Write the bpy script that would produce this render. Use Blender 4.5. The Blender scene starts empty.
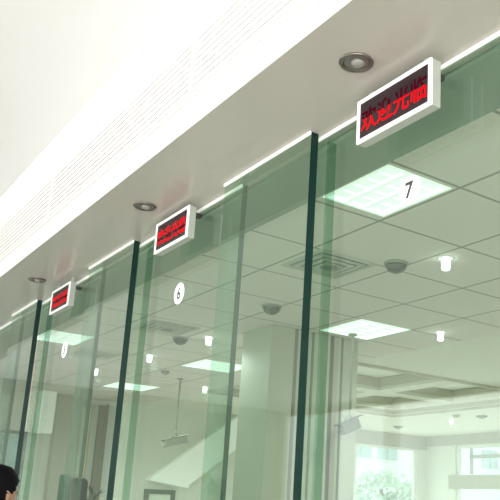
import bpy, bmesh, math, random
from mathutils import Vector, Matrix
random.seed(7)
PI = math.pi
scn = bpy.context.scene
C = scn.collection
EYE = 1.6                      # camera height above the hall floor
CEIL = EYE + 1.48              # underside of the soffit and of the office ceiling
HALLC = EYE + 2.20             # underside of the higher hall ceiling
FLOOR_IN = 0.25                # raised floor behind the counter

# ------------------------------------------------------------------ materials
def nodes_mat(name):
    m = bpy.data.materials.new(name); m.use_nodes = True
    nt = m.node_tree; nt.nodes.clear()
    return m, nt
def N(nt, t, **kw):
    n = nt.nodes.new(t)
    for k, v in kw.items():
        if k in n.inputs: n.inputs[k].default_value = v
        else: setattr(n, k, v)
    return n
def c4(c): return (c[0], c[1], c[2], 1.0)
def mat(name, col, rough=0.5, metal=0.0, spec=0.5, var=0.04, scale=6.0, emit=None, estr=0.0, coat=0.0):
    m, nt = nodes_mat(name)
    out = N(nt, 'ShaderNodeOutputMaterial')
    b = N(nt, 'ShaderNodeBsdfPrincipled', Roughness=rough, Metallic=metal)
    b.inputs['Specular IOR Level'].default_value = spec
    b.inputs['Coat Weight'].default_value = coat
    b.inputs['Coat Roughness'].default_value = 0.05
    tc = N(nt, 'ShaderNodeTexCoord'); nz = N(nt, 'ShaderNodeTexNoise', Scale=scale, Detail=4.0)
    rp = N(nt, 'ShaderNodeMapRange'); rp.inputs['To Min'].default_value = 1 - var; rp.inputs['To Max'].default_value = 1 + var
    mx = N(nt, 'ShaderNodeMix', data_type='RGBA', blend_type='MULTIPLY'); mx.inputs['Factor'].default_value = 1
    mx.inputs[6].default_value = c4(col)
    L = nt.links.new
    L(tc.outputs['Object'], nz.inputs['Vector']); L(nz.outputs['Fac'], rp.inputs['Value'])
    L(rp.outputs['Result'], mx.inputs[7]); L(mx.outputs[2], b.inputs['Base Color'])
    if emit:
        b.inputs['Emission Color'].default_value = c4(emit); b.inputs['Emission Strength'].default_value = estr
    L(b.outputs['BSDF'], out.inputs['Surface'])
    return m
def glass_mat(name, tint, refl=1.0, rough=0.0):
    """clear sheet glass: tinted transmission, mirror reflection rising towards grazing view"""
    m, nt = nodes_mat(name); L = nt.links.new
    out = N(nt, 'ShaderNodeOutputMaterial')
    lw = N(nt, 'ShaderNodeLayerWeight', Blend=0.5)
    p = N(nt, 'ShaderNodeMath', operation='POWER'); p.inputs[1].default_value = 5.0
    a = N(nt, 'ShaderNodeMath', operation='MULTIPLY_ADD'); a.inputs[1].default_value = 0.96 * refl; a.inputs[2].default_value = 0.042 * refl
    a.use_clamp = True
    t = N(nt, 'ShaderNodeBsdfTransparent'); t.inputs['Color'].default_value = c4(tint)
    g = N(nt, 'ShaderNodeBsdfGlossy', Roughness=rough); g.inputs['Color'].default_value = (0.97, 1, 0.98, 1)
    mx = N(nt, 'ShaderNodeMixShader')
    L(lw.outputs['Facing'], p.inputs[0]); L(p.outputs[0], a.inputs[0]); L(a.outputs[0], mx.inputs[0])
    L(t.outputs[0], mx.inputs[1]); L(g.outputs[0], mx.inputs[2]); L(mx.outputs[0], out.inputs['Surface'])
    return m
def emit_mat(name, col, s):
    m, nt = nodes_mat(name); out = N(nt, 'ShaderNodeOutputMaterial')
    e = N(nt, 'ShaderNodeEmission', Strength=s); e.inputs['Color'].default_value = c4(col)
    nt.links.new(e.outputs[0], out.inputs['Surface']); return m
def tile_mat(name, col, line, sx, sy, ox, oy, w):
    """suspended ceiling: square tiles with thin darker joints"""
    m, nt = nodes_mat(name); L = nt.links.new
    out = N(nt, 'ShaderNodeOutputMaterial'); b = N(nt, 'ShaderNodeBsdfPrincipled', Roughness=0.8)
    tc = N(nt, 'ShaderNodeTexCoord'); sp = N(nt, 'ShaderNodeSeparateXYZ'); L(tc.outputs['Object'], sp.inputs[0])
    res = []
    for ax, s, o in (('X', sx, ox), ('Y', sy, oy)):
        a = N(nt, 'ShaderNodeMath', operation='SUBTRACT'); a.inputs[1].default_value = o - w / 2; L(sp.outputs[ax], a.inputs[0])
        f = N(nt, 'ShaderNodeMath', operation='FLOORED_MODULO'); f.inputs[1].default_value = s; L(a.outputs[0], f.inputs[0])
        l = N(nt, 'ShaderNodeMath', operation='LESS_THAN'); l.inputs[1].default_value = w; L(f.outputs[0], l.inputs[0]); res.append(l)
    mxm = N(nt, 'ShaderNodeMath', operation='MAXIMUM'); L(res[0].outputs[0], mxm.inputs[0]); L(res[1].outputs[0], mxm.inputs[1])
    nz = N(nt, 'ShaderNodeTexNoise', Scale=60.0, Detail=3.0); L(tc.outputs['Object'], nz.inputs['Vector'])
    mr = N(nt, 'ShaderNodeMapRange'); mr.inputs['To Min'].default_value = 0.95; mr.inputs['To Max'].default_value = 1.05; L(nz.outputs['Fac'], mr.inputs['Value'])
    mul = N(nt, 'ShaderNodeMix', data_type='RGBA', blend_type='MULTIPLY'); mul.inputs['Factor'].default_value = 1; mul.inputs[6].default_value = c4(col); L(mr.outputs[0], mul.inputs[7])
    mx = N(nt, 'ShaderNodeMix', data_type='RGBA'); L(mxm.outputs[0], mx.inputs['Factor']); L(mul.outputs[2], mx.inputs[6]); mx.inputs[7].default_value = c4(line)
    L(mx.outputs[2], b.inputs['Base Color']); L(b.outputs[0], out.inputs['Surface'])
    return m

M = {}
M['soffit'] = mat('soffit_paint', (0.46, 0.437, 0.392), 0.22, spec=0.35, var=0.02, scale=2.0)
M['bulkhead'] = mat('bulkhead_dimmed', (0.29, 0.345, 0.29), 0.4, var=0.05, scale=1.5)  # soffit paint with the dimness behind the glass put into its colour
M['white_paint'] = mat('white_paint', (0.86, 0.85, 0.82), 0.45, var=0.01)
M['slot'] = mat('slot_shadow', (0.30, 0.26, 0.21), 0.7)
M['slot_line'] = mat('slot_line', (0.62, 0.60, 0.55), 0.7)
M['hall_ceiling'] = mat('hall_ceiling_paint', (0.81, 0.815, 0.815), 0.6, var=0.01, scale=1.5)
M['tiles'] = tile_mat('ceiling_tiles', (0.77, 0.695, 0.65), (0.34, 0.32, 0.27), 0.617, 0.595, 2.467, 2.41, 0.018)
M['gypsum'] = mat('gypsum_paint', (0.78, 0.75, 0.66), 0.7, var=0.015)
M['recess'] = mat('recess_paint', (0.88, 0.87, 0.80), 0.6, var=0.015)
M['mould'] = mat('moulding_shade', (0.55, 0.52, 0.42), 0.6)  # dark tone stands for the shadow gaps of the coffer
M['wall'] = mat('wall_paint', (0.74, 0.73, 0.66), 0.7, var=0.02)
M['wall_end'] = mat('hall_end_wall', (0.22, 0.23, 0.20), 0.6, var=0.1)
M['floor_in'] = mat('office_floor', (0.72, 0.71, 0.66), 0.3, var=0.05)
M['blind'] = mat('blind_box_cream', (0.42, 0.42, 0.32), 0.6)
M['refl_strip'] = glass_mat('deep_green_glass', (0.74, 0.86, 0.79), 0.9)  # tinted darker to imitate the reflection beside the forward sheets
M['wall_grey'] = mat('wall_panel_grey', (0.55, 0.55, 0.51), 0.6, var=0.02)
M['column'] = mat('column_paint', (0.47, 0.445, 0.375), 0.55, var=0.025, scale=2.0)
M['floor'] = mat('stone_floor', (0.60, 0.585, 0.555), 0.25, var=0.10, scale=3.0)
M['glass'] = glass_mat('green_sheet_glass', (0.82, 0.922, 0.858), 1.25)
M['clear'] = glass_mat('clear_window_glass', (0.95, 0.97, 0.96), 0.6)
M['edge'] = mat('dark_glass_edge', (0.005, 0.024, 0.019), 0.3, spec=0.2, var=0.3, scale=4.0)
M['edge_mid'] = mat('grey_glass_edge', (0.13, 0.16, 0.135), 0.3, spec=0.2, var=0.1)
M['channel'] = mat('white_channel', (0.92, 0.91, 0.87), 0.3, emit=(1, 1, .96), estr=0.25)  # slight emission lifts the white, the channel is no lamp
M['housing'] = mat('white_housing', (0.90, 0.90, 0.88), 0.35, var=0.01, emit=(1, 1, 1), estr=0.15)  # unlit part, its white is raised by a weak glow
M['housing_side'] = mat('grey_housing_side', (0.36, 0.38, 0.34), 0.4, var=0.02)
M['screen'] = mat('led_screen', (0.022, 0.010, 0.014), 0.3, var=0.3, scale=90)
M['led'] = emit_mat('red_led', (1.0, 0.006, 0.012), 1.15)
M['led_dim'] = emit_mat('dim_led', (0.16, 0.006, 0.022), 0.55)
M['sticker'] = mat('white_sticker', (0.88, 0.87, 0.86), 0.5, var=0.01, emit=(1, .98, .97), estr=0.45)  # glow added to make the sticker brighter
M['digit'] = mat('dark_digit', (0.05, 0.06, 0.055), 0.5)
M['chrome'] = mat('brushed_chrome', (0.20, 0.18, 0.16), 0.28, metal=0.9, var=0.1)
M['reflector'] = mat('lamp_reflector', (0.30, 0.28, 0.26), 0.35, metal=0.9, var=0.1)
M['bulb_off'] = mat('frosted_bulb', (0.25, 0.24, 0.22), 0.3, emit=(1, .97, .92), estr=0.0)
M['bulb_on'] = emit_mat('lit_bulb', (1.0, 1.0, 1.0), 6.0)
M['troffer'] = emit_mat('lit_diffuser', (1.0, 0.985, 0.98), 1.3)
M['louvre'] = mat('louvre_white', (0.8, 0.85, 0.8), 0.4, emit=(.95, 1, .97), estr=0.72)
M['troffer_frame'] = mat('troffer_frame', (0.75, 0.76, 0.72), 0.4)
M['dome'] = mat('dark_dome', (0.10, 0.105, 0.085), 0.18, var=0.1)
M['dome_base'] = mat('dome_base', (0.30, 0.30, 0.26), 0.4)
M['vent'] = mat('vent_grey', (0.50, 0.49, 0.43), 0.5)
M['vent_dark'] = mat('vent_dark', (0.22, 0.22, 0.19), 0.6)
M['rod'] = mat('rod_grey', (0.36, 0.36, 0.31), 0.4)
M['camera_body'] = mat('camera_grey', (0.34, 0.34, 0.29), 0.45)
M['camera_dark'] = mat('camera_dark_grey', (0.13, 0.13, 0.10), 0.45)
M['dark'] = mat('dark_bracket', (0.03, 0.03, 0.03), 0.5)
M['counter'] = mat('counter_stone', (0.35, 0.33, 0.30), 0.2, var=0.15, scale=20)
M['counter_wood'] = mat('counter_wood', (0.30, 0.19, 0.11), 0.4, var=0.2, scale=4)
M['stair'] = mat('white_stair', (0.95, 0.94, 0.90), 0.5, var=0.01, emit=(1, 1, .97), estr=0.12)  # faint self-glow stands in for light on the white slope
M['frame_dark'] = mat('grey_green_frame', (0.16, 0.18, 0.15), 0.4)
M['paper'] = mat('pale_print', (0.78, 0.80, 0.70), 0.6, var=0.12, scale=3)
M['banner'] = mat('cream_banner', (0.92, 0.89, 0.74), 0.6, var=0.2, scale=2)
M['orange'] = mat('tan_frame', (0.50, 0.36, 0.20), 0.5)
M['brown'] = mat('brown_strip', (0.20, 0.18, 0.14), 0.5)
M['teal'] = mat('teal_print', (0.50, 0.68, 0.68), 0.5, var=0.6, scale=5)
M['black'] = mat('black_vinyl', (0.014, 0.013, 0.015), 0.45, var=0.2)
M['green_cloth'] = mat('green_upholstery', (0.03, 0.15, 0.10), 0.7)
M['leaf'] = mat('leaf_green', (0.06, 0.10, 0.04), 0.5, var=0.4, scale=20)
M['pot'] = mat('clay_pot', (0.35, 0.20, 0.13), 0.6)
M['petal'] = mat('white_petal', (0.85, 0.83, 0.80), 0.6)
M['hair'] = mat('black_hair', (0.004, 0.003, 0.004), 0.75, spec=0.08, var=0.4, scale=60)
M['skin'] = mat('skin', (0.36, 0.20, 0.14), 0.5, var=0.06)
M['jacket'] = mat('dark_jacket', (0.03, 0.032, 0.045), 0.8)
M['trousers'] = mat('dark_trousers', (0.02, 0.02, 0.024), 0.8)
M['eye'] = mat('eye', (0.03, 0.02, 0.018), 0.2)
M['facade'] = mat('white_facade', (0.92, 0.93, 0.90), 0.7, var=0.03)
M['window_blue'] = mat('facade_window', (0.55, 0.63, 0.64), 0.2, var=0.3, scale=2)
M['tree_leaf'] = mat('tree_leaf', (0.52, 0.62, 0.50), 0.7, var=0.5, scale=3)
M['bark'] = mat('bark', (0.20, 0.16, 0.12), 0.8)
M['ground'] = mat('pavement', (0.6, 0.6, 0.57), 0.8)

# ------------------------------------------------------------------ mesh helpers
def B(): return bmesh.new()
def box(bm, x0, x1, y0, y1, z0, z1, mi=0, rot=None):
    vs = [bm.verts.new((x, y, z)) for x in (x0, x1) for y in (y0, y1) for z in (z0, z1)]
    fs = [(0, 1, 3, 2), (4, 6, 7, 5), (0, 4, 5, 1), (2, 3, 7, 6), (0, 2, 6, 4), (1, 5, 7, 3)]
    out = []
    for f in fs:
        q = bm.faces.new([vs[i] for i in f]); q.material_index = mi; out.append(q)
    return out   # -X, +X, -Y, +Y, -Z, +Z
def lathe(bm, prof, n=28, c=(0, 0, 0), mi=0, axis='Z'):
    rings = []
    for r, z in prof:
        ring = []
        for k in range(n):
            a = 2 * PI * k / n
            p = (r * math.cos(a), r * math.sin(a), z)
            if axis == 'X': p = (z, p[0], p[1])
            if axis == 'Y': p = (p[0], z, p[1])
            ring.append(bm.verts.new((c[0] + p[0], c[1] + p[1], c[2] + p[2])))
        rings.append(ring)
    for a, b in zip(rings, rings[1:]):
        for k in range(n):
            f = bm.faces.new((a[k], a[(k + 1) % n], b[(k + 1) % n], b[k])); f.material_index = mi; f.smooth = True
    for ring, rv in ((rings[0], True), (rings[-1], False)):
        try:
            f = bm.faces.new(ring[::-1] if rv else ring); f.material_index = mi
        except ValueError: pass
def tube(bm, pts, r, n=10):
    pts = [Vector(p) for p in pts]; rr = r if isinstance(r, (list, tuple)) else [r] * len(pts)
    rings = []
    for i, p in enumerate(pts):
        d = (pts[min(i + 1, len(pts) - 1)] - pts[max(i - 1, 0)]).normalized()
        u = d.orthogonal().normalized(); v = d.cross(u)
        rings.append([bm.verts.new(p + (u * math.cos(2 * PI * k / n) + v * math.sin(2 * PI * k / n)) * rr[i]) for k in range(n)])
    for a, b in zip(rings, rings[1:]):
        for k in range(n):
            f = bm.faces.new((a[k], a[(k + 1) % n], b[(k + 1) % n], b[k])); f.smooth = True
    bm.faces.new(rings[0][::-1]); bm.faces.new(rings[-1])
def prism_y(bm, pts, y0, y1, mi=0):
    """extrude a polygon drawn in x,z along y"""
    a = [bm.verts.new((x, y0, z)) for x, z in pts]; b = [bm.verts.new((x, y1, z)) for x, z in pts]
    n = len(pts)
    bm.faces.new(a).material_index = mi; bm.faces.new(b[::-1]).material_index = mi
    for i in range(n):
        bm.faces.new((a[i], b[i], b[(i + 1) % n], a[(i + 1) % n])).material_index = mi
def obj(name, bm, mats, parent=None, loc=None, bevel=0.0, seg=2):
    bmesh.ops.recalc_face_normals(bm, faces=bm.faces)
    me = bpy.data.meshes.new(name); bm.to_mesh(me); bm.free()
    if not isinstance(mats, (list, tuple)): mats = [mats]
    for m in mats: me.materials.append(m)
    o = bpy.data.objects.new(name, me); C.objects.link(o)
    if parent: o.parent = parent
    if loc: o.location = loc
    if bevel:
        b = o.modifiers.new('bevel', 'BEVEL'); b.width = bevel; b.segments = seg; b.limit_method = 'ANGLE'
    return o
def tag(o, label, cat, group=None, kind=None):
    o['label'] = label; o['category'] = cat
    if group: o['group'] = group
    if kind: o['kind'] = kind
    return o
def thing(name, label, cat, loc=(0, 0, 0), group=None):
    o = bpy.data.objects.new(name, None); C.objects.link(o); o.location = loc; o.empty_display_size = .1
    return tag(o, label, cat, group)
def struct(name, bm, m, label=None, cat=None, parent=None):
    o = obj(name, bm, m, parent)
    if parent is None:
        o['kind'] = 'structure'
        if label: o['label'] = label; o['category'] = cat
    return o
def dup(root, loc, label=None, group=None):
    r = root.copy(); C.objects.link(r); r.location = loc
    if label: r['label'] = label
    if group: r['group'] = group
    for ch in list(root.children):
        c = ch.copy(); C.objects.link(c); c.parent = r
        for g in list(ch.children):
            d = g.copy(); C.objects.link(d); d.parent = c
    return r
def text_mesh(name, body, size, m, parent, rot, loc, extrude=0.0004, bold=0.0, sx=1.0):
    cu = bpy.data.curves.new(name, 'FONT'); cu.body = body; cu.size = size; cu.align_x = 'CENTER'; cu.align_y = 'CENTER'
    cu.extrude = extrude; cu.offset = bold
    o = bpy.data.objects.new(name, cu); C.objects.link(o)
    dg = bpy.context.evaluated_depsgraph_get(); dg.update()
    me = bpy.data.meshes.new_from_object(o.evaluated_get(dg))
    bpy.data.objects.remove(o)
    xs = [v.co.x for v in me.vertices]; ys = [v.co.y for v in me.vertices]
    cx, cy = (min(xs) + max(xs)) / 2, (min(ys) + max(ys)) / 2
    for v in me.vertices: v.co.x = (v.co.x - cx) * sx; v.co.y -= cy
    me.materials.clear(); me.materials.append(m)
    me.name = name
    t = bpy.data.objects.new(name, me); C.objects.link(t); t.parent = parent
    t.rotation_euler = rot; t.location = loc
    return t
FACE_HALL = (PI / 2, 0, -PI / 2)     # lettering upright, read from the hall side (-X)

# ------------------------------------------------------------------ setting: hall side
GX, BX = 1.610, 1.674                # hall-side faces of the front and of the back glass sheets
FX = 1.214                           # fascia plane
Y0, Y1 = -3.5, 16.0
bm = B(); box(bm, -7, 1.72, Y0, Y1, -0.1, 0); struct('floor', bm, M['floor'], 'polished stone floor of the public hall', 'floor')
bm = B(); box(bm, 1.72, 11.3, Y0, Y1, -0.1, FLOOR_IN); struct('floor.001', bm, M['floor_in'], 'raised floor behind the glass partition', 'floor')
bm = B(); box(bm, FX + .004, 1.72, Y0, Y1, CEIL, CEIL + .10)
struct('ceiling', bm, M['soffit'], 'lowered beige ceiling strip above the glass partition', 'ceiling')
bm = B(); box(bm, -7, FX + .02, Y0, Y1, HALLC, HALLC + .1); struct('ceiling.001', bm, M['hall_ceiling'], 'high white ceiling of the public hall', 'ceiling')
# fascia, in front of the lowered strip: a lower board, an upper board and the boards behind the grille
bm = B(); box(bm, FX, FX + .004, Y0, Y1, CEIL - .0005, EYE + 1.625); box(bm, FX, FX + .02, Y0, Y1, EYE + 1.925, HALLC - .001)
box(bm, FX + .04, FX + .06, Y0, Y1, EYE + 1.625, EYE + 1.925)
struct('trim_1', bm, M['white_paint'], 'white upright fascia board above the lowered ceiling strip', 'fascia')
bm = B(); box(bm, FX - .004, FX + .002, Y0, Y1, EYE + 1.606, EYE + 1.6105)
struct('trim_2', bm, M['slot_line'], 'thin shadow line along the white fascia', 'trim')
# linear air grilles let into the fascia
ys = [-1.0, 2.745, 4.65, 8.4, 12.2]
names = ['long white slotted air grille in the fascia nearest the number 7 display',
         'white slotted air grille in the fascia, between the two upright joints',
         'white slotted air grille in the fascia above the number 5 display', 'white slotted air grille at the far left end of the fascia']
for k in range(4):
    a, b = ys[k] + .0008, ys[k + 1] - .0008
    t = thing('air_grille', names[k], 'air grille', (FX, (a + b) / 2, EYE + 1.625), 'slotted grilles along the fascia'); h = (b - a) / 2
    bm = B(); box(bm, -.001, .02, -h, -h + .012, 0, .30); box(bm, -.001, .02, h - .012, h, 0, .30)
    box(bm, -.001, .02, -h + .012, h - .012, 0, .012); box(bm, -.001, .02, -h + .012, h - .012, .286, .30); obj('frame', bm, M['white_paint'], t)
    bm = B(); n = 9; p = .274 / n
    for i in range(n): box(bm, .0, .012, -h + .012, h - .012, .012 + i * p + .0065, .012 + (i + 1) * p - .0008)
    obj('slats', bm, M['white_paint'], t)
    bm = B(); box(bm, .022, .03, -h + .01, h - .01, .005, .295); obj('backing', bm, M['slot'], t)
# hall walls (behind and beside the viewer)
bm = B(); box(bm, -7, FX + .02, Y1 - .02, Y1 + .1, 0, HALLC); struct('wall_hall_end', bm, M['wall_end'], 'far end wall of the public hall', 'wall')
bm = B(); box(bm, -7, FX + .02, Y0 - .1, Y0 + .02, 0, HALLC); struct('wall_hall_near', bm, M['wall'], 'near end wall of the public hall', 'wall')
bm = B(); box(bm, -7.1, -7, Y0, Y1, 0, .5); box(bm, -7.1, -7, Y0, Y1, 3.68, HALLC + .1)
for y in [Y0 + 3.9 * i for i in range(6)]: box(bm, -7.1, -7, y - .2, y + .2, .5, 3.68)
struct('wall_hall_front', bm, M['wall'], 'street side wall of the public hall with tall openings', 'wall')

# ------------------------------------------------------------------ setting: office side
TX = 4.92
def slab_with_holes(bm, x0, x1, y0, y1, z0, z1, holes):
    xs = sorted({x0, x1, *[h[0] for h in holes], *[h[1] for h in holes]}); yy = sorted({y0, y1, *[h[2] for h in holes], *[h[3] for h in holes]})
    for i in range(len(xs) - 1):
        for j in range(len(yy) - 1):
            mx_, my_ = (xs[i] + xs[i + 1]) / 2, (yy[j] + yy[j + 1]) / 2
            if not any(h[0] < mx_ < h[1] and h[2] < my_ < h[3] for h in holes): box(bm, xs[i], xs[i + 1], yy[j], yy[j + 1], z0, z1)
def cellx(i): return 2.467 + .617 * i
def celly(j): return 2.41 + .595 * j
TROFF = [(2.036, 2.452, 2.430, 2.950), (cellx(2) + .065, cellx(3), celly(4) - .015, celly(5)), (cellx(-1), cellx(0), celly(8), celly(9)),
         (cellx(2.05), cellx(3.05), celly(8.4), celly(9.4)), (cellx(2), cellx(3), celly(12.4), celly(13.4))]
g = .012
holes = [(a + g, b - g, c + g, d - g) for a, b, c, d in TROFF]
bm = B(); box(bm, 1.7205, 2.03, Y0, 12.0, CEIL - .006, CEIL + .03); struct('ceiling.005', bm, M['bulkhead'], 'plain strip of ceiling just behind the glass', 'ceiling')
bm = B(); slab_with_holes(bm, 2.0305, TX, Y0, 12.0, CEIL, CEIL + .03, holes)
struct('ceiling.002', bm, M['tiles'], 'suspended grey-green tiled ceiling behind the glass', 'ceiling')
CO = (5.0, 8.22, 6.40, 9.50)
bm = B(); slab_with_holes(bm, TX, 11.3, Y0, 12.0, CEIL, CEIL + .03, [CO])
struct('ceiling.003', bm, M['gypsum'], 'smooth cream ceiling of the deeper room', 'ceiling')
# coffer in it: raised panel, stepped frame and a cross of beams
bm = B(); box(bm, CO[0] - .05, CO[1] + .1, CO[2] - .1, CO[3] + .1, CEIL + .22, CEIL + .25)
struct('ceiling.004', bm, M['recess'], 'raised pale panel inside the ceiling coffer', 'ceiling')
bm = B()
for (x0, x1, y0, y1) in ((CO[0], CO[1], CO[2], CO[2] + .02), (CO[0], CO[1], CO[3] - .02, CO[3]), (CO[0], CO[0] + .02, CO[2] + .02, CO[3] - .02), (CO[1] - .02, CO[1], CO[2] + .02, CO[3] - .02)):
    box(bm, x0, x1, y0, y1, CEIL + .002, CEIL + .22)
for (x0, x1, y0, y1) in ((CO[0] - .10, CO[1] + .10, CO[2] - .10, CO[2] - .055), (CO[0] - .10, CO[1] + .10, CO[3] + .055, CO[3] + .10), (CO[0] - .10, CO[0] - .055, CO[2] - .055, CO[3] + .055), (CO[1] + .055, CO[1] + .10, CO[2] - .055, CO[3] + .055)):
    box(bm, x0, x1, y0, y1, CEIL - .03, CEIL + .001)
struct('trim_3', bm, M['mould'], 'edge lining of the ceiling coffer, darkened as a shadow gap', 'coffer edge')
bm = B(); mx_, my_ = 6.75, 8.1
a, b, c, d = CO[0] + .02, CO[1] - .02, CO[2] + .02, CO[3] - .02
for (x0, x1, y0, y1) in ((a, b, c, c + .22), (a, b, d - .2, d), (b - .2, b, c + .22, d - .2), (a, a + .2, c + .22, d - .2), (mx_ - .13, mx_ + .13, c + .22, d - .2)):
    box(bm, x0, x1, y0, y1, CEIL + .06, CEIL + .22)
box(bm, a + .2, mx_ - .13, my_ - .13, my_ + .13, CEIL + .06, CEIL + .22); box(bm, mx_ + .13, b - .2, my_ - .13, my_ + .13, CEIL + .06, CEIL + .22)
struct('trim_4', bm, M['gypsum'], 'cross beams dividing the ceiling coffer', 'coffer beam')
bm = B(); e = .035
for (x0, x1, y0, y1) in ((a + .2, b - .2, c + .22, c + .22 + e), (a + .2, b - .2, d - .2 - e, d - .2), (b - .2 - e, b - .2, c + .22, d - .2),
                         (mx_ - .13 - e, mx_ - .13, c + .22, d - .2), (mx_ + .13, mx_ + .13 + e, c + .22, d - .2), (a + .2, b - .2, my_ - .13 - e, my_ - .13), (a + .2, b - .2, my_ + .13, my_ + .13 + e)):
    box(bm, x0, x1, y0, y1, CEIL + .10, CEIL + .215)
struct('trim_5', bm, M['mould'], 'mouldings round the coffer panels, darkened as shadow gaps', 'coffer moulding')

# back wall (faces the viewer) with the left window opening
YB, XR = 11.9, 11.2
WL = (9.36, 10.93, EYE - .95, EYE + 1.215)
bm = B()
box(bm, 1.72, WL[0], YB, YB + .15, FLOOR_IN, CEIL + .1); box(bm, WL[1], XR + .15, YB, YB + .15, FLOOR_IN, CEIL + .1)
box(bm, WL[0], WL[1], YB, YB + .15, FLOOR_IN, WL[2]); box(bm, WL[0], WL[1], YB, YB + .15, WL[3], CEIL + .1)
struct('wall_back', bm, M['wall'], 'pale back wall of the room behind the glass', 'wall')
WR = (6.4, 11.08, EYE - .95, EYE + 1.27)
bm = B()
box(bm, XR, XR + .15, Y0, WR[0], FLOOR_IN, CEIL + .1); box(bm, XR, XR + .15, WR[1], YB, FLOOR_IN, CEIL + .1)
box(bm, XR, XR + .15, WR[0], WR[1], FLOOR_IN, WR[2]); box(bm, XR, XR + .15, WR[0], WR[1], WR[3], CEIL + .1)
struct('wall_right', bm, M['wall'], 'pale side wall of the deeper room, right of the corner', 'wall')
bm = B(); box(bm, 1.72, XR, Y0 - .1, Y0 + .02, FLOOR_IN, CEIL); struct('wall_near', bm, M['wall'], 'near end wall behind the counter', 'wall')
# header band above the windows
bm = B(); box(bm, 9.0, XR - .03, YB - .03, YB - .002, EYE + 1.215, CEIL - .002); box(bm, XR - .03, XR - .002, 5.5, YB - .03, EYE + 1.29, CEIL - .002)
struct('trim_6', bm, M['column'], 'greyish header band above the windows', 'header')
# windows
w = thing('window_1', 'bright window straight ahead, left of the corner pier', 'window'); w['kind'] = 'structure'
bm = B(); t_ = .04
for (x0, x1, z0, z1) in ((WL[0], WL[0] + t_, WL[2], WL[3]), (WL[1] - t_, WL[1], WL[2], WL[3]), (WL[0] + t_, WL[1] - t_, WL[2], WL[2] + t_), (WL[0] + t_, WL[1] - t_, WL[3] - t_, WL[3])):
    box(bm, x0, x1, YB + .04, YB + .1, z0, z1)
obj('window_frame', bm, M['white_paint'], w)
bm = B(); box(bm, WL[0] + t_, WL[1] - t_, YB + .065, YB + .075, WL[2] + t_, WL[3] - t_); obj('pane', bm, M['clear'], w)
w = thing('window_2', 'bright window on the right with a cream blind box across it', 'window'); w['kind'] = 'structure'
bm = B()
for (y0, y1, z0, z1) in ((WR[1] - .06, WR[1], WR[2], WR[3]), (WR[0], WR[0] + .06, WR[2], WR[3]), (WR[0] + .06, WR[1] - .06, WR[3] - .05, WR[3]), (WR[0] + .06, WR[1] - .06, WR[2], WR[2] + .05)):
    box(bm, XR + .04, XR + .1, y0, y1, z0, z1)
obj('window_frame', bm, M['white_paint'], w)
bm = B(); box(bm, XR + .03, XR + .09, WR[0] + .06, WR[1] - .36, EYE + 1.02, EYE + 1.09)
box(bm, XR + .03, XR + .09, 10.69, 10.72, EYE + .72, EYE + 1.22)
obj('glazing_bar', bm, M['wall_grey'], w)
bm = B(); box(bm, XR + .065, XR + .075, WR[0] + .06, WR[1] - .06, WR[2] + .05, WR[3] - .05); obj('pane', bm, M['clear'], w)
bm = B(); box(bm, XR - .12, XR - .004, 5.9, 11.16, EYE + .44, EYE + .70)
o = obj('blind_box', bm, M['blind'], bevel=.01); tag(o, 'long cream box running across the right-hand window', 'blind box')

# free-standing column behind the glass
bm = B(); box(bm, 3.36, 4.29, 5.48, 5.95, FLOOR_IN, CEIL - .002)
for x, w in ((3.60, .03), (3.78, .02), (3.98, .035), (4.10, .02)): box(bm, x, x + w, 5.474, 5.48, FLOOR_IN, CEIL - .002, 1)
o = obj('column', bm, [M['column'], M['brown']]); o['kind'] = 'structure'; o['label'] = 'wide beige square column standing behind the glass'; o['category'] = 'column'
# wall build-outs at the far left of the back wall
bm = B(); box(bm, 3.58, 3.93, YB - .18, YB - .002, FLOOR_IN, CEIL - .002); o = struct('trim_7', bm, M['column'], 'greenish beige pilaster on the back wall', 'pilaster')
bm = B(); box(bm, 3.955, 4.60, YB - .05, YB - .002, FLOOR_IN, EYE + 1.40)
for z in (.45, .95): box(bm, 4.12, 4.24, YB - .053, YB - .05, EYE + z, EYE + z + .012)
struct('trim_8', bm, M['wall_grey'], 'grey wall cladding beside the beige pilaster', 'wall panel')

# ------------------------------------------------------------------ the counter the glass stands on
bm = B(); box(bm, 1.50, 2.25, -1.0, 11.85, .95, 1.0)
ct = obj('counter_top', bm, M['counter'], bevel=.008)
tag(ct, 'long dark stone counter top under the glass sheets', 'counter')
bm = B(); box(bm, 1.56, 1.718, -1.0, 11.85, 0, .948); cb = obj('front_panel', bm, M['counter_wood'], ct)

# ------------------------------------------------------------------ glass sheets
ZB = 1.0
def sheet(name, label, x, y0, y1, th, near_edge):
    t = thing(name, label, 'glass sheet', (x, (y0 + y1) / 2, ZB), 'sheets of the glass partition'); h = (y1 - y0) / 2
    top = CEIL - .001 - ZB
    bm = B(); f = box(bm, 0, th, -h, h, .0005, top)
    f[2].material_index = 1; f[4].material_index = 1
    obj('glass', bm, [M['glass'], near_edge], t)
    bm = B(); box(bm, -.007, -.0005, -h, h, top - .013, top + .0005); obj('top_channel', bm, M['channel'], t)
    return t
sheet('glass_sheet', 'green glass sheet standing forward between the number 7 and number 6 displays', GX, 2.41, 3.13, .036, M['edge'])
sheet('glass_sheet', 'green glass sheet standing forward between the number 6 and number 5 displays', GX, 4.225, 4.97, .036, M['edge'])
sheet('glass_sheet', 'green glass sheet standing forward at the left, beyond the number 5 display', GX, 6.12, 6.83, .036, M['edge'])
sheet('glass_sheet', 'set-back green glass sheet carrying the round number 7 sticker', BX, 1.13, 2.49, .026, M['edge_mid'])
sheet('glass_sheet', 'set-back green glass sheet carrying the round number 6 sticker', BX, 3.07, 4.30, .026, M['edge_mid'])
sheet('glass_sheet', 'set-back green glass sheet carrying the round number 5 sticker', BX, 4.90, 6.19, .026, M['edge_mid'])
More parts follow.
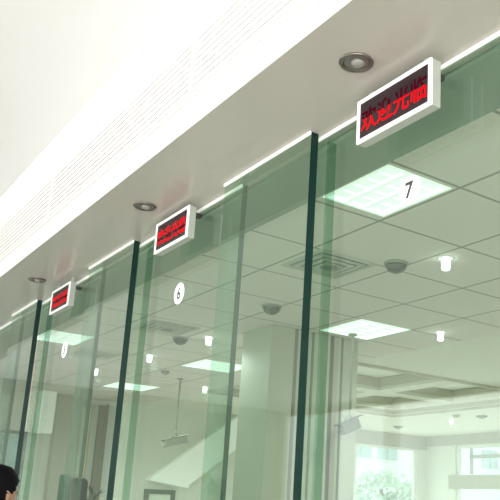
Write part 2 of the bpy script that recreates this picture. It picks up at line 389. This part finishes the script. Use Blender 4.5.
sheet('glass_sheet', 'set-back green glass sheet at the far left edge, beyond all the stickers', BX, 6.77, 8.1, .026, M['edge_mid'])

# added glass strips deepening the reflection beside the near edge of each forward sheet
def refl_strip(label, y):
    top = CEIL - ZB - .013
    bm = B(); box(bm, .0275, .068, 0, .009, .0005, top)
    o = obj('reflection_strip', bm, M['refl_strip'], loc=(BX, y, ZB)); tag(o, label, 'reflection strip', 'added strips deepening the reflections at the joints')
refl_strip('added dark green strip deepening the reflection right of the forward sheet between displays 7 and 6', 2.415)
refl_strip('added dark green strip deepening the reflection right of the forward sheet between displays 6 and 5', 4.23)
refl_strip('added dark green strip deepening the reflection left of the round number 5 sticker', 6.125)

# ------------------------------------------------------------------ round number stickers on the glass
for d, y, z, r in (('7', 1.877, 1.073, .053), ('6', 3.675, 1.058, .058), ('5', 5.495, 1.005, .056)):
    t = thing('number_sticker', f'round white sticker with a dark {d} on the glass', 'sticker', (BX - .0012, y, EYE + z), 'numbers of the counter windows')
    bm = B(); lathe(bm, [(r, -.0008), (r, .0006)], 40, axis='X'); obj('disc', bm, M['sticker'], t)
    text_mesh('digit', d, r * 1.55, M['digit'], t, FACE_HALL, (-.0016, 0, 0), bold=.0022 if d == '7' else .0014)

# ------------------------------------------------------------------ red LED displays
def split_text(o, bands, z_off=0):
    """faces whose height lies in a band take the second (dim) material"""
    me = o.data; me.materials.append(M['led_dim'])
    bm = bmesh.new(); bm.from_mesh(me)
    for lo, hi in bands:
        for v in (lo, hi):
            bmesh.ops.bisect_plane(bm, geom=bm.verts[:] + bm.edges[:] + bm.faces[:], plane_co=(0, v, 0), plane_no=(0, 1, 0))
    for f in bm.faces:
        y = f.calc_center_median().y
        f.material_index = 1 if any(lo < y < hi for lo, hi in bands) else 0
    bm.to_mesh(me); bm.free()
W, H, T = .392, .172, .046
for d, y, zc, bands in (('7', 1.868, 1.366, [(.006, .2)]), ('6', 3.637, 1.374, [(-.018, -.002), (.052, .2)]), ('5', 5.44, 1.352, [(-.012, .006)])):
    t = thing('led_display', f'white-framed red LED display hanging above the number {d} sticker', 'LED display', (1.575, y, EYE + zc), 'LED displays above the counter windows')
    bm = B(); bz = .0155; w2, h2 = W / 2, H / 2
    box(bm, 0, T * .2, -w2, -w2 + bz, -h2, h2); box(bm, 0, T * .2, w2 - bz, w2, -h2, h2)
    box(bm, 0, T * .2, -w2 + bz, w2 - bz, -h2, -h2 + bz); box(bm, 0, T * .2, -w2 + bz, w2 - bz, h2 - bz, h2)
    obj('bezel', bm, M['housing'], t, bevel=.002)
    bm = B(); box(bm, T * .202, T, -w2 + .001, w2 - .001, -h2 + .001, h2 - .001); obj('housing', bm, M['housing_side'], t, bevel=.002)
    bm = B(); box(bm, .004, T * .2, -w2 + bz, w2 - bz, -h2 + bz, h2 - bz); s = obj('screen', bm, M['screen'], t)
    o = text_mesh('lettering', '欢迎光临', .094, M['led'], s, FACE_HALL, (.0034, 0, -.004), bold=.0012, sx=.93)
    split_text(o, bands)
    top = CEIL - (EYE + zc)
    for yy in (-w2 + .05, w2 - .05):
        bm = B(); box(bm, .024, .040, yy - .012, yy + .012, h2 - .002, top); obj('mount', bm, M['housing_side'], t)
    bm = B(); box(bm, T, BX - 1.575 - .001, -.16, -.13, h2 - .035, h2 - .015); obj('rear_arm', bm, M['dark'], t)

# ------------------------------------------------------------------ downlights in the lowered strip
def downlight(label, y):
    t = thing('recessed_downlight', label, 'downlight', (1.434, y, CEIL), 'downlights in the lowered ceiling strip')
    bm = B(); lathe(bm, [(.058, -.0005), (.060, -.004), (.056, -.008), (.047, -.006), (.045, -.001)], 40); obj('trim_ring', bm, M['chrome'], t)
    bm = B(); lathe(bm, [(.046, -.002), (.041, -.004), (.030, -.0025)], 36); obj('reflector', bm, M['reflector'], t)
    bm = B(); lathe(bm, [(.024, -.003), (.023, -.010), (.017, -.016), (.006, -.019)], 24, c=(0.002, -.006, 0)); obj('bulb', bm, M['bulb_off'], t)
    return t
downlight('round chrome downlight in the beige strip beside the number 7 display', 1.893)
downlight('round chrome downlight in the beige strip beside the number 6 display', 3.663)
downlight('round chrome downlight in the beige strip beside the number 5 display', 5.53)

# ------------------------------------------------------------------ office ceiling fittings
lab = ['lit square louvre panel light behind the number 7 sticker', 'lit square louvre panel light touching the top of the wide column',
       'lit square louvre panel light behind the number 5 sticker', 'lit panel light between the small bulbs, left of the wide column',
       'lit panel light deep in the office, above the wall with the grey frame']
for (x0, x1, y0, y1), lb in zip(TROFF, lab):
    t = thing('ceiling_panel_light', lb, 'ceiling light', ((x0 + x1) / 2, (y0 + y1) / 2, CEIL), 'panel lights in the tiled ceiling')
    w2, d2 = (x1 - x0) / 2 - g, (y1 - y0) / 2 - g
    bm = B(); fr = .018
    for (a, b, c, d) in ((-w2, -w2 + fr, -d2, d2), (w2 - fr, w2, -d2, d2), (-w2 + fr, w2 - fr, -d2, -d2 + fr), (-w2 + fr, w2 - fr, d2 - fr, d2)): box(bm, a, b, c, d, -.003, .03)
    obj('frame', bm, M['louvre'], t)
    bm = B(); box(bm, -w2 + fr, w2 - fr, -d2 + fr, d2 - fr, .022, .03); obj('diffuser', bm, M['troffer'], t)
    bm = B(); n = 4
    for i in range(1, 3): 
        x = -w2 + fr + (2 * w2 - 2 * fr) * i / 3; box(bm, x - .012, x + .012, -d2 + fr, d2 - fr, .002, .02)
    for i in range(1, 5):
        y = -d2 + fr + (2 * d2 - 2 * fr) * i / 5; box(bm, -w2 + fr, w2 - fr, y - .004, y + .004, .004, .018)
    obj('louvre', bm, M['louvre'], t)
# small protruding bulbs
def bulb(label, x, y, ring=True):
    t = thing('bulb_downlight', label, 'ceiling lamp', (x, y, CEIL), 'small bright bulbs in the ceiling')
    bm = B(); lathe(bm, [(.052, -.0005), (.051, -.004), (.040, -.006), (.036, -.001)], 28); obj('trim_ring', bm, M['troffer_frame'], t)
    bm = B(); lathe(bm, [(.026, -.001), (.026, -.066), (.022, -.074), (.008, -.078)], 20); obj('bulb', bm, M['bulb_on'], t)
for lb, x, y in (('bright bulb in the tiled ceiling right of the dark dome, below the number 7 sticker', 3.16, 3.21), ('bright bulb right of the panel light that touches the column', 4.54, 4.67),
                 ('bright bulb under the number 6 sticker, just left of the round ceiling dome', 3.22, 7.66), ('bright bulb right of the round ceiling dome, under the number 6 sticker', 3.23, 6.36),
                 ('bright bulb low in the office, beside the end of the white stair flight', 4.71, 9.27), ('bright bulb farthest left, below the number 5 sticker', 3.14, 9.03),
                 ('small bright bulb in the cream ceiling above the right-hand window', 9.2, 9.2)): bulb(lb, x, y)
# dark domes
for lb, x, y in (('dark dome on the tiled ceiling below the number 7 sticker', 3.01, 3.49), ('dark dome seen through the forward sheet, above the wide column', 3.03, 4.96),
                 ('grey dome on the ceiling below the number 6 sticker', 3.06, 6.60)):
    t = thing('ceiling_dome', lb, 'ceiling dome', (x, y, CEIL), 'dark domes on the tiled ceiling')
    bm = B(); lathe(bm, [(.075, -.0005), (.077, -.012), (.070, -.016)], 32); obj('base', bm, M['dome_base'], t)
    bm = B(); lathe(bm, [(.066, -.016)] + [(.066 * math.cos(a), -.016 - .052 * math.sin(a)) for a in [k * PI / 2 / 8 for k in range(1, 8)]] + [(.004, -.0682)], 32); obj('dome', bm, M['dome'], t)
for lb, x, y, r in (('tiny grey detector on the ceiling left of the hanging tilted camera', 3.78, 8.49, .05), ('small grey detector on the cream ceiling above the left window', 9.44, 10.8, .09),
                    ('small grey disc on the cream ceiling, left one above the right window', 8.81, 8.70, .06), ('small grey disc on the cream ceiling, right one above the right window', 9.12, 8.45, .09)):
    t = thing('smoke_detector', lb, 'smoke detector', (x, y, CEIL), 'small detectors on the ceiling')
    bm = B(); lathe(bm, [(r, -.0005), (r, -.014), (r * .8, -.03)], 24); obj('base', bm, M['dome_base'], t)
    bm = B(); lathe(bm, [(r * .5, -.03), (r * .45, -.045), (r * .2, -.05)], 20); obj('cap', bm, M['vent'], t)
# air diffusers
for lb, x, y in (('square grey air diffuser in the ceiling beside the dark dome', 2.72, 3.80), ('square grey air diffuser in the ceiling behind the number 6 sheet', 2.775, 6.28), ('square grey air diffuser in the ceiling below the number 5 sticker', 2.775, 8.06)):
    t = thing('ceiling_air_vent', lb, 'air diffuser', (x, y, CEIL), 'air diffusers in the tiled ceiling')
    bm = B(); s = .215
    for k in range(4):
        a, b = s - k * .05, s - k * .05 - .03; z0, z1 = -.002 - k * .004, -.009 - k * .004
        for (x0, x1, y0, y1) in ((-a, a, -a, -b), (-a, a, b, a), (-a, -b, -b, b), (b, a, -b, b)): box(bm, x0, x1, y0, y1, z1, z0)
    obj('louvre', bm, M['vent'], t)
    bm = B(); box(bm, -s + .01, s - .01, -s + .01, s - .01, -.0015, -.0003); obj('backing', bm, M['vent_dark'], t)
    bm = B(); lathe(bm, [(.055, -.002), (.055, -.026), (.03, -.032)], 20); obj('hub', bm, M['vent_dark'], t)
# hanging tilted cameras
def hanging(label, x, y, zt, bl, tilt, yaw, cm='camera_body'):
    t = thing('hanging_camera', label, 'camera', (x, y, CEIL), 'cameras hanging on ceiling rods'); z = EYE + zt - CEIL
    bm = B(); tube(bm, [(0, 0, -.0005), (0, 0, z)], .011); lathe(bm, [(.04, -.0005), (.04, -.014), (.02, -.02)], 20); obj('rod', bm, M['rod'], t)
    bm = B(); tube(bm, [(0, 0, z + .01), (0, 0, z - .03), (.04, 0, z - .08)], .012); tube(bm, [(0, 0, z - .03), (-.05, 0, z - .08)], .01); obj('bracket', bm, M['camera_body'], t)
    bm = B(); box(bm, -bl / 2, bl / 2, -.045, .045, -.045, .045); box(bm, -bl / 2 - .03, bl / 2 + .05, -.052, .052, .045, .054); box(bm, -bl / 2 - .012, -bl / 2, -.03, .03, -.03, .03)
    o = obj('body', bm, M[cm], t, (0, 0, z - .125), bevel=.008); o.rotation_euler = (0, tilt, yaw)
hanging('grey camera hanging on a rod in front of the wide column', 4.07, 5.28, .80, .17, -.45, -.2, 'camera_dark')
hanging('grey tilted camera hanging on a long rod left of the white stair flight', 4.16, 8.87, .83, .30, -.26, 0)

# ------------------------------------------------------------------ things along the back wall
t = thing('stair_flight', 'white underside of a sloping stair flight left of the wide column', 'stairs', (0, 0, 0))
k_ = 11.75 / YB
poly = [(5.21 * k_, EYE + .34 * k_), (5.88 * k_, EYE + .25 * k_), (7.45 * k_, EYE + 1.51 * k_), (7.50 * k_, CEIL - .003), (6.78 * k_, CEIL - .003)]
bm = B(); prism_y(bm, poly, 11.75, YB - .003); obj('stringer', bm, M['stair'], t)
bm = B(); p0, p1 = Vector((poly[0][0], 0, poly[0][1])), Vector((poly[1][0], 0, poly[1][1]))
prism_y(bm, [(p0.x, p0.z), (p1.x, p1.z), (p1.x, p1.z - .035), (p0.x - .02, p0.z - .03)], 11.72, YB - .003); obj('bottom_lip', bm, M['housing'], t)
def wall_frame(name, label, cat, x0, x1, z0, z1, fw, fm, pm, y=YB, th=.04):
    t = thing(name, label, cat, ((x0 + x1) / 2, y - .003, EYE + z0)); w2 = (x1 - x0) / 2; h = z1 - z0
    bm = B()
    for (a, b, c, d) in ((-w2, -w2 + fw, 0, h), (w2 - fw, w2, 0, h), (-w2 + fw, w2 - fw, 0, fw), (-w2 + fw, w2 - fw, h - fw, h)): box(bm, a, b, -th, 0, c, d)
    obj('frame', bm, fm, t)
    bm = B(); box(bm, -w2 + fw, w2 - fw, -th * .4, 0, fw, h - fw); obj('picture', bm, pm, t)
wall_frame('picture_frame', 'grey-green framed pale picture under the white stair flight', 'picture', 5.13, 5.65, -.75, .17, .07, M['frame_dark'], M['paper'])
wall_frame('framed_banner', 'tall cream banner in a thin tan frame beside the pilaster', 'banner', 3.965, 4.13, -.6, 1.36, .016, M['orange'], M['banner'], y=YB - .052)
wall_frame('picture_frame', 'blue-green picture with a grey top rail above the head of black hair', 'picture', 2.55, 3.24, -.5, .90, .045, M['frame_dark'], M['teal'])
bm = B(); box(bm, 3.27, 3.47, YB - .42, YB - .19, EYE + .87, CEIL - .003)
o = obj('wall_cupboard', bm, M['stair'], bevel=.01); tag(o, 'white cupboard box high on the back wall left of the pilaster', 'cupboard')
bm = B(); box(bm, -.06, .06, -.05, 0, -1.9, 0); box(bm, .064, .09, -.03, 0, -1.9, .03)
o = obj('door_post', bm, M['brown'], loc=(4.30, YB - .052, EYE + 1.39)); tag(o, 'tall dark brown upright post on the grey cladding', 'post')

# office chair with rounded high back
t = thing('office_chair', 'black high-backed office chair with green side next to the white-flowered plant', 'chair', (2.475, 7.25, FLOOR_IN))
def rounded_slab(bm, w, h, y0, y1, r, z0, n=6):
    pts = []
    for cx_, cz, a0 in ((w / 2 - r, h - r, 0), (-w / 2 + r, h - r, PI / 2), (-w / 2 + r, r, PI), (w / 2 - r, r, 3 * PI / 2)):
        for k in range(n + 1):
            a = a0 + PI / 2 * k / n; pts.append((cx_ + r * math.cos(a), z0 + cz + r * math.sin(a)))
    prism_y(bm, pts, y0, y1)
bm = B(); rounded_slab(bm, .17, .82, -.05, .05, .05, EYE + .175 - .82 - FLOOR_IN); o = obj('backrest', bm, M['black'], t, bevel=.01)
bm = B(); box(bm, -.155, -.088, -.05, .05, EYE - .60 - FLOOR_IN, EYE + .195 - FLOOR_IN); obj('side_panel', bm, M['green_cloth'], t, bevel=.008)
bm = B(); rounded_slab(bm, .46, .09, -.46, .04, .04, .42); obj('seat', bm, M['black'], t, bevel=.01)
bm = B(); tube(bm, [(0, -.2, .07), (0, -.2, .42)], .03); tube(bm, [(0, -.02, .45), (0, 0, .75)], .025); obj('post', bm, M['dark'], t)
for k in range(5):
    a = 2 * PI * k / 5; bm = B(); tube(bm, [(0, -.2, .075), (.26 * math.cos(a), -.2 + .26 * math.sin(a), .055)], [.025, .016]); lathe(bm, [(.026, -.013), (.026, .013)], 14, c=(.26 * math.cos(a), -.2 + .26 * math.sin(a), .0265), axis='X'); obj('leg', bm, M['dark'], t)
# potted plant
t = thing('potted_plant', 'potted plant with dark pointed leaves and white flowers beside the office chair', 'plant', (2.70, 7.44, FLOOR_IN))
HP = .78
bm = B(); lathe(bm, [(.075, 0), (.10, .26), (.108, .29), (.095, .29), (.09, .26)], 24); obj('pot', bm, M['pot'], t)
bm = B(); tube(bm, [(0, 0, .28), (.01, 0, .8), (0, 0, EYE - .15 - FLOOR_IN)], .014); obj('stem', bm, M['leaf'], t)
bm = B()
for k in range(46):
    a = random.uniform(0, 2 * PI); zz = EYE - FLOOR_IN + random.uniform(-.35, .10); l = random.uniform(.10, .19); el = random.uniform(.2, 1.2)
    p0 = Vector((0, 0, zz - .06)); d = Vector((math.cos(a) * math.cos(el), math.sin(a) * math.cos(el), math.sin(el))); s = d.cross(Vector((0, 0, 1))).normalized() * .017
    pm = p0 + d * l * .5 + Vector((0, 0, .01)); tip = p0 + d * l
    vs = [bm.verts.new(p0), bm.verts.new(pm + s), bm.verts.new(tip), bm.verts.new(pm - s)]; bm.faces.new(vs)
obj('leaves', bm, M['leaf'], t)
for dx, dy, dz in ((.06, -.08, .0), (.08, -.06, -.08), (.05, -.09, -.04)):
    bm = B(); tube(bm, [(0, 0, EYE - FLOOR_IN + dz - .12), (dx, dy, EYE - FLOOR_IN + dz)], .004, 6)
    for k in range(6):
        a = 2 * PI * k / 6; lathe(bm, [(.003, -.004), (.009, 0), (.003, .004)], 8, c=(dx + .012 * math.cos(a), dy + .012 * math.sin(a), EYE - FLOOR_IN + dz))
    obj('flower', bm, M['petal'], t)

# ------------------------------------------------------------------ customer in front of the glass, bottom left
def skin_body(name, verts, edges, radii, m, parent, root=0, sub=2):
    me = bpy.data.meshes.new(name); me.from_pydata(verts, edges, []); me.materials.append(m)
    o = bpy.data.objects.new(name, me); C.objects.link(o); o.parent = parent
    md = o.modifiers.new('skin', 'SKIN'); md.use_smooth_shade = True
    for i, r in enumerate(radii):
        d = me.skin_vertices[0].data[i]; d.radius = r if isinstance(r, tuple) else (r, r); d.use_root = i == root
    s = o.modifiers.new('sub', 'SUBSURF'); s.levels = sub; s.render_levels = sub
    return o
# the figure faces local -Y and is turned afterwards
t = thing('person', 'person with short black hair standing at the bottom left, in front of the glass', 'person', (1.035, 4.2, 0))
t.rotation_euler = (0, 0, math.radians(118))
HD = 1.605                                 # head centre
S_ = 1.0
V = [(0, 0, .93), (0, 0, 1.10), (0, .01, 1.27), (0, .015, 1.38), (0, .012, 1.45), (0, -.004, 1.53)]
R_ = [(.15, .105), (.135, .095), (.155, .10), (.12, .085), (.052, .052), (.05, .052)]
E_ = [(0, 1), (1, 2), (2, 3), (3, 4), (4, 5)]
for s in (-1, 1):
    i = len(V); V += [(s * .165, .015, 1.375), (s * .215, .02, 1.12), (s * .225, -.06, .90), (s * .225, -.085, .845)]; R_ += [.052, .040, .030, .026]
    E_ += [(3, i), (i, i + 1), (i + 1, i + 2), (i + 2, i + 3)]
    i = len(V); V += [(s * .09, 0, .86), (s * .10, -.005, .49), (s * .10, .02, .09), (s * .10, -.10, .04)]; R_ += [.085, .056, .04, .036]
    E_ += [(0, i), (i, i + 1), (i + 1, i + 2), (i + 2, i + 3)]
body = skin_body('body', V, E_, R_, M['skin'], t)
# head: one shaped surface
bm = B(); bmesh.ops.create_uvsphere(bm, u_segments=40, v_segments=28, radius=1)
for v in bm.verts:
    x, y, z = v.co; 
    wx, wy, wz = .076, .096, .118
    if z < 0: wx *= 1 - .32 * z * z; wy *= 1 - .22 * z * z * (1 if y < 0 else 1.7)
    px_, py_, pz_ = x * wx, y * wy, z * wz
    if y < -.3:
        f = (-y - .3) / .7
        nose = math.exp(-((x) / .16) ** 2) * (math.exp(-((z + .18) / .13) ** 2) * .024 + math.exp(-((z - .02) / .22) ** 2) * .010)
        eye = sum(math.exp(-((x - s * .40) / .17) ** 2 - ((z - .04) / .10) ** 2) for s in (-1, 1)) * .008
        lips = math.exp(-(x / .30) ** 2) * (math.exp(-((z + .46) / .06) ** 2) + math.exp(-((z + .58) / .06) ** 2)) * .006
        chin = math.exp(-(x / .35) ** 2 - ((z + .88) / .14) ** 2) * .010
        py_ -= f * (nose - eye + lips + chin)
    v.co = (px_, py_, pz_)
for f in bm.faces: f.smooth = True
hd = obj('head', bm, M['skin'], body, (0, -.012, HD))
for s in (-1, 1):
    bm = B(); bmesh.ops.create_uvsphere(bm, u_segments=14, v_segments=10, radius=.011); obj('eye', bm, M['eye'], body, (s * .030, -.012 - .082, HD + .006))
    bm = B(); bmesh.ops.create_uvsphere(bm, u_segments=16, v_segments=12, radius=1)
    for v in bm.verts: v.co = (v.co.x * .012, v.co.y * .022 - (.006 if v.co.z > .4 else 0) * -1, v.co.z * .033)
    for f in bm.faces: f.smooth = True
    obj('ear', bm, M['skin'], body, (s * .078, .002, HD - .005))
# hair: shell of the head with ragged fringe and nape
bm = B(); bmesh.ops.create_uvsphere(bm, u_segments=48, v_segments=32, radius=1)
dele = []
for v in bm.verts:
    x, y, z = v.co
    hair_line = .30 if y < -.55 else (.30 - (y + .55) * 1.15 if y < .15 else -.52)
    n = math.sin(9 * x + 5 * y) * .02 + math.sin(23 * y + 17 * z) * .012 + random.uniform(-.012, .012)
    s_ = 1.13 + n + .05 * max(0, y)
    v.co = (x * .080 * s_, y * .100 * s_, z * .117 * (1.10 + n))
    if z < hair_line: dele.append(v)
bmesh.ops.delete(bm, geom=dele, context='VERTS')
for f in bm.faces: f.smooth = True
o = obj('hair', bm, M['hair'], t, (0, -.008, HD + .012)); so = o.modifiers.new('thick', 'SOLIDIFY'); so.thickness = .02
# jacket and trousers follow the body
JV = [V[i] for i in (0, 1, 2, 3, 4)]; JR = [(.165, .12), (.152, .11), (.17, .115), (.135, .10), (.064, .064)]; JE = [(0, 1), (1, 2), (2, 3), (3, 4)]
for s in (-1, 1):
    i = len(JV); JV += [(s * .165, .015, 1.375), (s * .215, .02, 1.12), (s * .225, -.055, .91)]; JR += [.064, .052, .042]; JE += [(3, i), (i, i + 1), (i + 1, i + 2)]
skin_body('jacket', JV, JE, JR, M['jacket'], t)
TV = [(0, 0, .95)]; TR = [(.155, .11)]; TE = []
for s in (-1, 1):
    i = len(TV); TV += [(s * .09, 0, .86), (s * .10, -.005, .49), (s * .10, .02, .10)]; TR += [.098, .07, .06]; TE += [(0, i), (i, i + 1), (i + 1, i + 2)]
skin_body('trousers', TV, TE, TR, M['trousers'], t)
for s in (-1, 1):
    # hand: palm, four fingers and a thumb, relaxed
    hv = [(0, 0, 0), (0, -.01, -.045), (0, -.016, -.085)]; hr = [(.024, .016), (.034, .014), (.036, .013)]; he = [(0, 1), (1, 2)]
    for k, l in enumerate((.066, .075, .070, .055)):
        y = -.042 + k * .020; i = len(hv)
        hv += [(0, y, -.09), (-s * .006, y - .002, -.09 - l * .55), (-s * .018, y - .002, -.09 - l)]; hr += [.0095, .0085, .007]; he += [(2, i), (i, i + 1), (i + 1, i + 2)]
    i = len(hv); hv += [(-s * .008, -.045, -.045), (-s * .018, -.060, -.075)]; hr += [.011, .0085]; he += [(1, i), (i, i + 1)]
    h = skin_body('hand', hv, he, hr, M['skin'], body, sub=1); h.location = (s * .225, -.085, .855)
    bm = B(); bmesh.ops.create_uvsphere(bm, u_segments=18, v_segments=12, radius=1)
    for v in bm.verts: v.co = (v.co.x * .048, v.co.y * .135, max(v.co.z, -.55) * (.055 if v.co.y > -.2 else .045))
    for f in bm.faces: f.smooth = True
    obj('shoe', bm, M['black'], t, (s * .10, -.04, .0305))

# ------------------------------------------------------------------ outdoors
bm = B(); box(bm, -40, 60, -30, 60, -.5, -.12); struct('ground', bm, M['ground'], 'pale pavement outdoors', 'ground')
def building(label, origin, rz, w, h, d, rows, cols, ws, hs):
    t = thing('street_building', label, 'building', origin, 'white buildings outside the windows'); t.rotation_euler = (0, 0, rz)
    bm = B(); box(bm, 0, w, 0, d, 0, h); box(bm, -.2, w + .2, -.2, d + .2, h, h + .3); obj('wall', bm, M['facade'], t)
    for z in rows:
        for x in cols:
            bm = B(); box(bm, x, x + ws, -.06, -.005, z, z + hs); box(bm, x + ws / 2 - .05, x + ws / 2 + .05, -.09, -.06, z, z + hs); obj('window', bm, M['window_blue'], t)
building('white building with small windows beyond the left window', (16, 25, -.12), 0, 26, 11, 8, (1.5, 3.75), (1.0, 3.4, 4.8, 7.2, 8.6, 11, 14), 1.0, .8)
building('white building beyond the right-hand window', (24, 18, -.12), -PI / 2 + .0, 30, 11, 8, (1.7, 4.6), (1.0, 3.5, 6.0, 8.5, 11), 1.1, 1.1)
t = thing('tree', 'pale green leafy tree outside the left window', 'tree', (17.3, 20.5, -.12))
bm = B(); tube(bm, [(0, 0, 0), (.1, 0, 1.2), (0, .1, 2.4)], [.16, .12, .06]); obj('trunk', bm, M['bark'], t)
bm = B()
for k in range(900):
    a = random.uniform(0, 2 * PI); u = random.uniform(-1, 1); r = random.uniform(.5, 1) ** .5; q = math.sqrt(1 - u * u)
    p = Vector((1.5 * r * q * math.cos(a), 1.4 * r * q * math.sin(a), 1.75 + 1.25 * r * u)); s = random.uniform(.08, .2)
    d1 = Vector((random.uniform(-1, 1), random.uniform(-1, 1), random.uniform(-1, 1))).normalized() * s; d2 = d1.orthogonal().normalized() * s * .6
    bm.faces.new([bm.verts.new(p - d1), bm.verts.new(p + d2), bm.verts.new(p + d1), bm.verts.new(p - d2)])
obj('crown', bm, M['tree_leaf'], t)

# ------------------------------------------------------------------ light
world = bpy.data.worlds.new('sky'); scn.world = world; world.use_nodes = True
bg = world.node_tree.nodes['Background']; bg.inputs['Color'].default_value = (0.93, 0.97, 1.0, 1); bg.inputs['Strength'].default_value = 1.9
def area(name, loc, rot, sx, sy, e, col=(1, 1, 1)):
    l = bpy.data.lights.new(name, 'AREA'); l.shape = 'RECTANGLE'; l.size = sx; l.size_y = sy; l.energy = e; l.color = col
    o = bpy.data.objects.new(name, l); C.objects.link(o); o.location = loc; o.rotation_euler = rot; return o
area('hall_window_light', (-6.8, 5, 2.1), (0, -PI / 2, 0), 3.1, 17, 325, (1, .99, .97))      # daylight through the street front
area('hall_end_fill', (-2.8, Y0 + .15, 2.0), (PI / 2, 0, 0), 7.5, 3.2, 540, (1, .99, .97))   # added fill before the solid near wall, out of the glass reflections
def spot(name, loc, e, r=.025):
    l = bpy.data.lights.new(name, 'SPOT'); l.energy = e; l.shadow_soft_size = r; l.spot_size = math.radians(172); l.spot_blend = .6
    o = bpy.data.objects.new(name, l); C.objects.link(o); o.location = loc; return o
for x, y in ((3.16, 3.21), (4.54, 4.67), (3.22, 7.66), (3.23, 6.36), (4.71, 9.27), (3.14, 9.03), (9.2, 9.2)):
    spot('office_bulb_lamp', (x, y, CEIL - .115), 20 if x > 4.5 and y < 5 else (40 if y == 6.36 else 84), .05)
area('far_window_light', (10.1, YB - .1, 1.8), (-PI / 2, 0, 0), 1.5, 2.0, 6)
area('far_window_light', (XR - .2, 8.7, 1.7), (0, PI / 2, 0), 2.0, 4.5, 18)
spot('deep_room_fill', (7.4, 7.0, CEIL + .03), 150)  # added fill without a fitting, brightens coffer and deep room

# ------------------------------------------------------------------ camera
cam = bpy.data.cameras.new('camera'); co = bpy.data.objects.new('camera', cam); C.objects.link(co); scn.camera = co
pitch, roll, yaw = math.radians(14.137), math.radians(2.260), math.radians(53.571)
F = Vector((math.cos(yaw) * math.cos(pitch), math.sin(yaw) * math.cos(pitch), math.sin(pitch)))
Rr = Vector((math.sin(yaw), -math.cos(yaw), 0)); U = Rr.cross(F)
R2 = Rr * math.cos(roll) + U * math.sin(roll); U2 = -Rr * math.sin(roll) + U * math.cos(roll)
mw = Matrix.Identity(4)
for i, v in enumerate((R2, U2, -F)): mw.col[i][:3] = v
mw.translation = (0, 0, EYE); co.matrix_world = mw
cam.sensor_width = 36; cam.lens = 778.69 / 500 * 36; cam.shift_x = (250 - 337.78) / 500; cam.shift_y = (311.36 - 250) / 500
cam.clip_start = .05; cam.clip_end = 200

scn.cycles.transparent_max_bounces = 32; scn.cycles.max_bounces = 10; scn.cycles.diffuse_bounces = 5; scn.cycles.glossy_bounces = 5
scn.cycles.sample_clamp_indirect = 6.0
scn.view_settings.view_transform = 'Standard'; scn.view_settings.look = 'None'; scn.view_settings.exposure = 0.0
